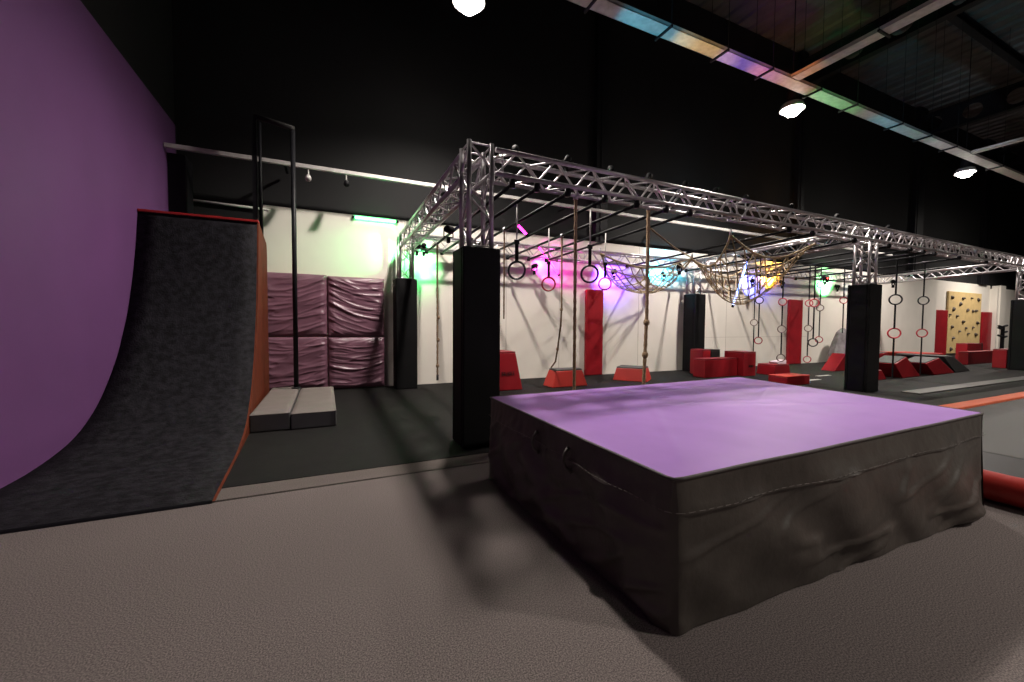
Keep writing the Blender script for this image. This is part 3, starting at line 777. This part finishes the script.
def rock():
    m = MB(); random.seed(3)
    c = Vector((16.3, 8.02, 0.0)); n = 9
    prof = [(0.62, 0.014), (0.60, 0.35), (0.48, 0.75), (0.30, 1.08), (0.10, 1.22)]
    vs = []
    for r, z in prof:
        for j in range(n):
            a = 2*math.pi*j/n
            k = 1+0.14*noise.noise(Vector((math.cos(a)*1.5, math.sin(a)*1.5, z*2)))*2
            vs.append((c.x+r*k*math.cos(a)+z*0.08, c.y+r*0.40*k*math.sin(a), z))
    fs = [(i*n+j, i*n+(j+1) % n, (i+1)*n+(j+1) % n, (i+1)*n+j) for i in range(len(prof)-1) for j in range(n)]+[tuple(range((len(prof)-1)*n, len(prof)*n)), tuple(range(n-1, -1, -1))]
    m.add(vs, fs)
    tag(m.build('artificial_rock', M['stone']), 'grey artificial rock leaning on the white wall left of the middle front pillar', 'rock')
rock()

# far right red boxes
vault('vault_box', 'tall left red box of the far right group below the climbing board', 'vault box', 20.9, 22.1, 6.35, 6.65, 0.70, 0.0, 0.0, 'red_vinyl', 'dark_red')
vault('vault_box', 'long low red box in front of the climbing board', 'vault box', 19.7, 21.9, 5.95, 6.20, 0.45, 0.0, 0.0, 'red_vinyl', 'dark_red')
vault('foam_block', 'small black block lying between the far right red boxes', 'foam block', 22.15, 22.75, 6.5, 6.8, 0.68, 0.0, 0.0, 'mark_black', 'mark_black')
vault('vault_box', 'right red box with black lettering beside the far right pillar', 'vault box', 19.1, 20.4, 4.95, 5.25, 0.60, 0.0, 0.0, 'red_vinyl', 'dark_red',
      text=(19.3, 19.7, 4.947, 0.24, 0.29, 8))
def peg_stand():
    t = thing('peg_stand', 'small black training stand with short arms near the far right pillar', 'stand', (24.9, 6.6, 0.012))
    m = MB(); m.lathe([(0.20, 0.0), (0.20, 0.05), (0.06, 0.10)], n=12); m.build('base', M['black_steel'], t)
    m = MB(); m.tube([(0, 0, 0.1), (0, 0, 1.32)], 0.06, 8); m.build('post', M['black_steel'], t)
    for z, s in ((1.05, 1), (1.2, -1), (0.85, 1), (0.9, -1), (1.3, 1), (1.28, -1)):
        m = MB(); m.tube([(0, 0, z), (0.42*s, 0, z+0.06)], 0.04, 6); m.build('arm', M['black_steel'], t)
peg_stand()

# ------------------------------------------------------------------ trampolines on the right
def trampolines():
    t = thing('trampoline', 'grey trampoline bed with dark frame pads, right of the crash mat', 'trampoline', (7.2, 0.6, 0.0))
    m = MB(); m.box(5.72, 12.5, -3.2, 2.62, 0.015, 0.045); a = m.build('bed', M['tramp_bed'])
    m = MB(); m.box(4.52, 5.68, -3.2, 2.64, 0.001, 0.075); b = m.build('frame_pad', M['tramp_pad'], bevel=0.02)
    m = MB(); m.box(5.60, 5.80, -3.2, 2.63, 0.046, 0.058); c = m.build('safety_netting', M['tramp_pad2'])
    m = MB(); m.box(5.0, 12.5, 2.64, 2.86, 0.001, 0.070); d = m.build('orange_frame_pad', M['orange_line'], bevel=0.015); d['label'] = 'orange frame pad strip'
    kids_world(t, a, b, c, d)
    m = MB(); pts = [(4.36, -3.2+i*0.165, 0.112) for i in range(31)]
    rr = [0.105+0.004*math.sin(i*2.1) for i in range(31)]; rr[0] = 0.085; rr[-1] = 0.09
    t = thing('roll_pad', 'red foam roll pad on the carpet along the trampoline edge', 'roll pad', (4.36, -0.2, 0.0))
    m.tube(pts, rr, 20); a = m.build('roll', M['roll_red'], smooth=True)
    m = MB(); m.box(4.485, 4.515, -3.2, 2.6, 0.001, 0.07); b = m.build('base_flap', M['tramp_pad'])
    kids_world(t, a, b)
    # row of darker trampoline lanes behind the orange line
    for k, (y0, y1, mm, lb) in enumerate(((2.90, 3.22, 'tramp_pad2', 'dark grey floor mat lane just behind the orange strip'),
                                          (3.62, 3.90, 'tramp_pale', 'pale grey floor mat lane passing the foot of the middle pillar'),)):
        m = MB(); m.box(6.2 if k == 0 else 10.0, 30.0, y0, y1, 0.014, 0.034)
        tag(m.build('floor_mat', M[mm], bevel=0.006), lb, 'floor mat')
    for (x, y, lb) in ((10.1, 5.6, 'short white floor marking nearest the middle front pillar'), (10.9, 5.15, 'short white floor marking just left of the middle pillar foot'), (11.3, 6.0, 'short white floor marking farther back, left of the middle pillar')):
        m = MB(); m.box(x, x+0.55, y, y+0.10, 0.0125, 0.0145)
        tag(m.build('floor_marking', M['white_mark']), lb, 'floor marking')
trampolines()

# ------------------------------------------------------------------ ropes
def rope(label, pts, r, knots, mname='rope', tail=True):
    t = thing('climbing_rope', label, 'rope', pts[0], 'climbing ropes hanging from the rig')
    # gentle twist: strand bumps along the rope
    P = [Vector(p) for p in pts]; out = []; rad = []
    for i in range(len(P)-1):
        n = max(2, int((P[i+1]-P[i]).length/0.03))
        for k in range(n):
            out.append(P[i].lerp(P[i+1], k/n)); rad.append(r*(1+0.10*math.sin(len(out)*1.7)))
    out.append(P[-1]); rad.append(r)
    m = MB(); m.tube(out, rad, 7); kids_world(t, m.build('rope', M[mname], smooth=True))
    for k in knots:
        m = MB(); c = Vector(k); m.lathe([(r*0.9, -r*1.9), (r*1.5, -r*1.1), (r*1.75, 0), (r*1.5, r*1.1), (r*0.9, r*1.9)], c, 10)
        kids_world(t, m.build('knot', M[mname], smooth=True))
    if tail:
        m = MB(); e = P[-1]; m.tube([e, e+Vector((0, 0, -0.10))], [r*1.25, r*1.1], 8); kids_world(t, m.build('taped_end', M['rope_dark'], smooth=True))
    a = P[0]; m = MB(); m.tube([a, a+Vector((0, 0, 0.05))], 0.03, 8); kids_world(t, m.build('shackle', M['alu'], smooth=True))
x = 1.78
rope('thin knotted rope between the back left pillar and the nearest pillar', [(1.80, 7.1, barz(1.8, 7.1)), (1.80, 7.1, 0.36)], 0.018, [(1.815, 7.1, 1.38), (1.81, 7.1, 0.98), (1.80, 7.1, 0.52)])
rope('straight tan rope hanging in front of the low red trapezoid block', [(2.76, fy(2.76)+0.24, 2.775), (2.77, fy(2.76)+0.24, 0.40)], 0.020, [], tail=False)
rope('thin rope whose lower end bends and rests on the low red block', [(3.53, 5.75, barz(3.53, 5.75)), (3.57, 5.80, 1.60), (3.65, 5.95, 1.25), (3.86, 6.4, 0.80), (4.03, 6.75, 0.55), (4.20, 7.20, 0.39)], 0.016,
     [(3.58, 5.82, 1.52), (3.85, 6.38, 0.82)], 'rope', tail=False)
rope('thick knotted tan rope hanging before the angled red block', [(3.94, fy(3.94)+0.24, 2.80), (3.945, 4.225, 1.4), (3.91, 4.225, 0.36)], 0.024, [(3.945, 4.225, 1.30), (3.93, 4.225, 0.86)], tail=False)
rope('thin plain rope hanging just right of the nearest pillar', [(2.50, 5.75, barz(2.5, 5.75)), (2.50, 5.75, 1.35)], 0.012, [], tail=False)
# ------------------------------------------------------------------ rings
def torus(m, c, R, r, axis='y', n=24, k=8, tilt=0.0):
    pts = []
    for i in range(n):
        a = 2*math.pi*i/n
        if axis == 'y': p = Vector((R*math.cos(a), 0, R*math.sin(a)))
        else: p = Vector((0, R*math.cos(a), R*math.sin(a)))
        p = Matrix.Rotation(tilt, 3, 'Z') @ p
        pts.append(Vector(c)+p)
    m.tube(pts, r, k, closed=True)
def hung_ring(label, x, y, ztop, zc, R, mm, wire='strap', sw=0.02, sl=0.30, tilt=-0.75):
    t = thing('gym_ring', label, 'gymnastic ring', (x, y, ztop), 'gym rings left of the cargo nets')
    m = MB(); torus(m, (x, y, zc), R, R*0.13, tilt=tilt); a = m.build('ring', M[mm], smooth=True)
    m = MB(); m.box(x-sw, x+sw, y-0.004, y+0.004, zc+R, zc+R+sl); b = m.build('strap', M['strap'])
    m = MB(); m.tube([(x, y, zc+R+sl), (x, y, ztop)], 0.009, 6); c = m.build('hanging_wire', M['galv'], smooth=True)
    m = MB(); m.box(x-sw*1.4, x+sw*1.4, y-0.012, y+0.012, zc+R+sl-0.03, zc+R+sl+0.02); d = m.build('buckle', M['black_steel'])
    kids_world(t, a, b, c, d)
hung_ring('large black ring nearest the tall left pillar', 2.10, 4.45, barz(2.1, 4.45), 1.915, 0.105, 'ring_black', sw=0.022, sl=0.24)
hung_ring('large black ring just right of the straight tan rope', 3.03, 4.26, barz(3.03, 4.26), 1.905, 0.105, 'ring_black', sw=0.022, sl=0.24)
hung_ring('smaller red ring in front of the magenta light', 3.03, 5.30, barz(3.03, 5.3), 1.87, 0.10, 'ring_red', sw=0.02, sl=0.22)
hung_ring('smaller red ring at the top of the red wall pad', 4.03, 5.25, barz(4.03, 5.25), 1.92, 0.095, 'ring_red', sw=0.02, sl=0.22)
def ring_line(label, x, y, zs, mats, zbot, R=0.105, thick=0.012, ztop=None):
    zt = ztop or barz(x, y)
    t = thing('ring_line', label, 'hanging rings', (x, y, zt), 'hanging ring lines in the right half')
    ps = []
    prev = zt
    for z, mm in zip(zs, mats):
        m = MB(); m.box(x-thick, x+thick, y-0.008, y+0.008, z+R, prev); ps.append(m.build('strap', M['strap']))
        m = MB(); torus(m, (x, y, z), R, R*0.15, tilt=-0.9, n=20, k=7); ps.append(m.build('ring', M[mm], smooth=True))
        prev = z-R
    if zbot is not None:
        m = MB(); m.box(x-thick, x+thick, y-0.008, y+0.008, zbot, prev); ps.append(m.build('strap', M['strap']))
    kids_world(t, *ps)
ring_line('ring line whose strap drops behind the red box cluster', 10.05, 6.9, [1.36], ['ring_pale'], 0.5, 0.08)
ring_line('ring line ending in a small red ring beside the net low point', 9.20, 6.2, [1.87, 0.93], ['ring_black', 'ring_red'], None, 0.078, ztop=2.84)
ring_line('three ring line ending at the pale pad on the low red block', 10.06, 6.2, [1.86, 1.20, 0.50], ['ring_red', 'ring_pale', 'ring_pale'], None, 0.085, 0.018)
ring_line('three ring line just right of the red wall pad, lowest ring red', 10.98, 6.12, [1.85, 1.22, 0.44], ['ring_red', 'ring_pale', 'ring_red'], None, 0.078)
ring_line('thick ring line with a large dark lower ring', 10.98, 6.0, [1.85, 0.87], ['ring_red', 'ring_black'], None, 0.095, 0.020)
ring_line('ring line in front of the green light, lowest ring red', 11.6, 6.2, [2.35, 1.75, 0.93], ['ring_black', 'ring_pale', 'ring_red'], None, 0.078)
ring_line('single pale pink ring hanging close to the middle front pillar', 12.15, 5.95, [1.95], ['ring_red'], 1.1, 0.08)
ring_line('left of the two ring lines right of the middle front pillar', 12.15, 4.90, [1.91, 1.12], ['ring_black', 'ring_red'], 0.06, 0.115, 0.028)
ring_line('right of the two ring lines right of the middle front pillar', 13.5, 4.90, [1.93, 1.12], ['ring_black', 'ring_red'], 0.06, 0.10, 0.022)

# ------------------------------------------------------------------ cargo nets
def cargo_net(label, corner, nu, nv, sag, r=0.0125, seed=1, edge_sag=0.28, zmin=0):
    """hammock net hung from four points; corner order: near-left, near-right, far-right, far-left"""
    A, B, C, D = [Vector(c) for c in corner]
    def P(u, v):
        p = A.lerp(B, u).lerp(D.lerp(C, u), v)
        su = 4*u*(1-u); sv = 4*v*(1-v)
        s = edge_sag*max(su, sv)*(1-min(su, sv)) + sag*su**0.8*sv**0.8
        p.z -= s
        n_ = noise.noise(Vector((u*4+seed, v*4, 2)))
        p.z += 0.06*n_*min(su, sv); p.x += 0.05*noise.noise(Vector((u*5, v*5+seed, 9)))
        # edges pull inward between the hooks
        cx, cy = (A.x+B.x+C.x+D.x)/4, (A.y+B.y+C.y+D.y)/4
        k = 0.12*max(su, sv)*(1-min(su, sv))
        p.x += (cx-p.x)*k; p.y += (cy-p.y)*k
        return p
    t = thing('cargo_net', label, 'cargo net', A, 'cargo nets slung under the rig')
    K = 3; m = MB()
    for i in range(-nv, nu+1):           # one diagonal family
        pts = [(i+j/K, j/K) for j in range(nv*K+1)]
        pts = [P(a/nu, b/nv) for a, b in pts if -1e-6 <= a <= nu+1e-6]
        if len(pts) > 1: m.tube(pts, r, 5, cap=False)
    ps = [m.build('net_cords', M['rope_net'], smooth=True)]
    m = MB()
    for i in range(0, nu+nv+1):
        pts = [(i-j/K, j/K) for j in range(nv*K+1)]
        pts = [P(a/nu, b/nv) for a, b in pts if -1e-6 <= a <= nu+1e-6]
        if len(pts) > 1: m.tube(pts, r, 5, cap=False)
    ps.append(m.build('net_cords', M['rope_net'], smooth=True))
    for e in range(4):
        m = MB(); pts = []
        for k in range(25):
            s = k/24
            pts.append(P(*[(s, 0), (1, s), (1-s, 1), (0, 1-s)][e]))
        m.tube(pts, r*1.7, 6); ps.append(m.build('border_rope', M['rope_net'], smooth=True))
    for c in (A, B, C, D):
        m = MB(); m.tube([c, c+Vector((0, 0, 0.10))], 0.016, 6); ps.append(m.build('hook', M['alu'], smooth=True))
    kids_world(t, *ps)
cargo_net('left cargo net of tan rope, sagging before the cyan lit wall', [(4.72, 6.3, 2.62), (6.72, 5.95, 2.62), (8.1, 7.75, 2.66), (5.8, 7.75, 2.66)], 7, 6, 0.66, r=0.0105, seed=1, edge_sag=0.22)
cargo_net('right cargo net of tan rope, sagging before the amber lit wall', [(5.92, 4.5, 2.72), (7.95, 4.36, 2.74), (9.9, 7.2, 2.72), (6.80, 6.03, 2.62)], 7, 7, 1.0, r=0.0105, seed=4)
t = thing('tether_rope', 'tan tether rope slanting down from a bar to where the two cargo nets meet', 'rope', (4.47, 4.75, 2.70))
m = MB(); m.tube([(4.47, 4.75, barz(4.47, 4.75)), (5.6, 5.32, 2.62), (6.74, 5.98, 2.64)], 0.014, 6)
kids_world(t, m.build('rope', M['rope_net'], smooth=True))
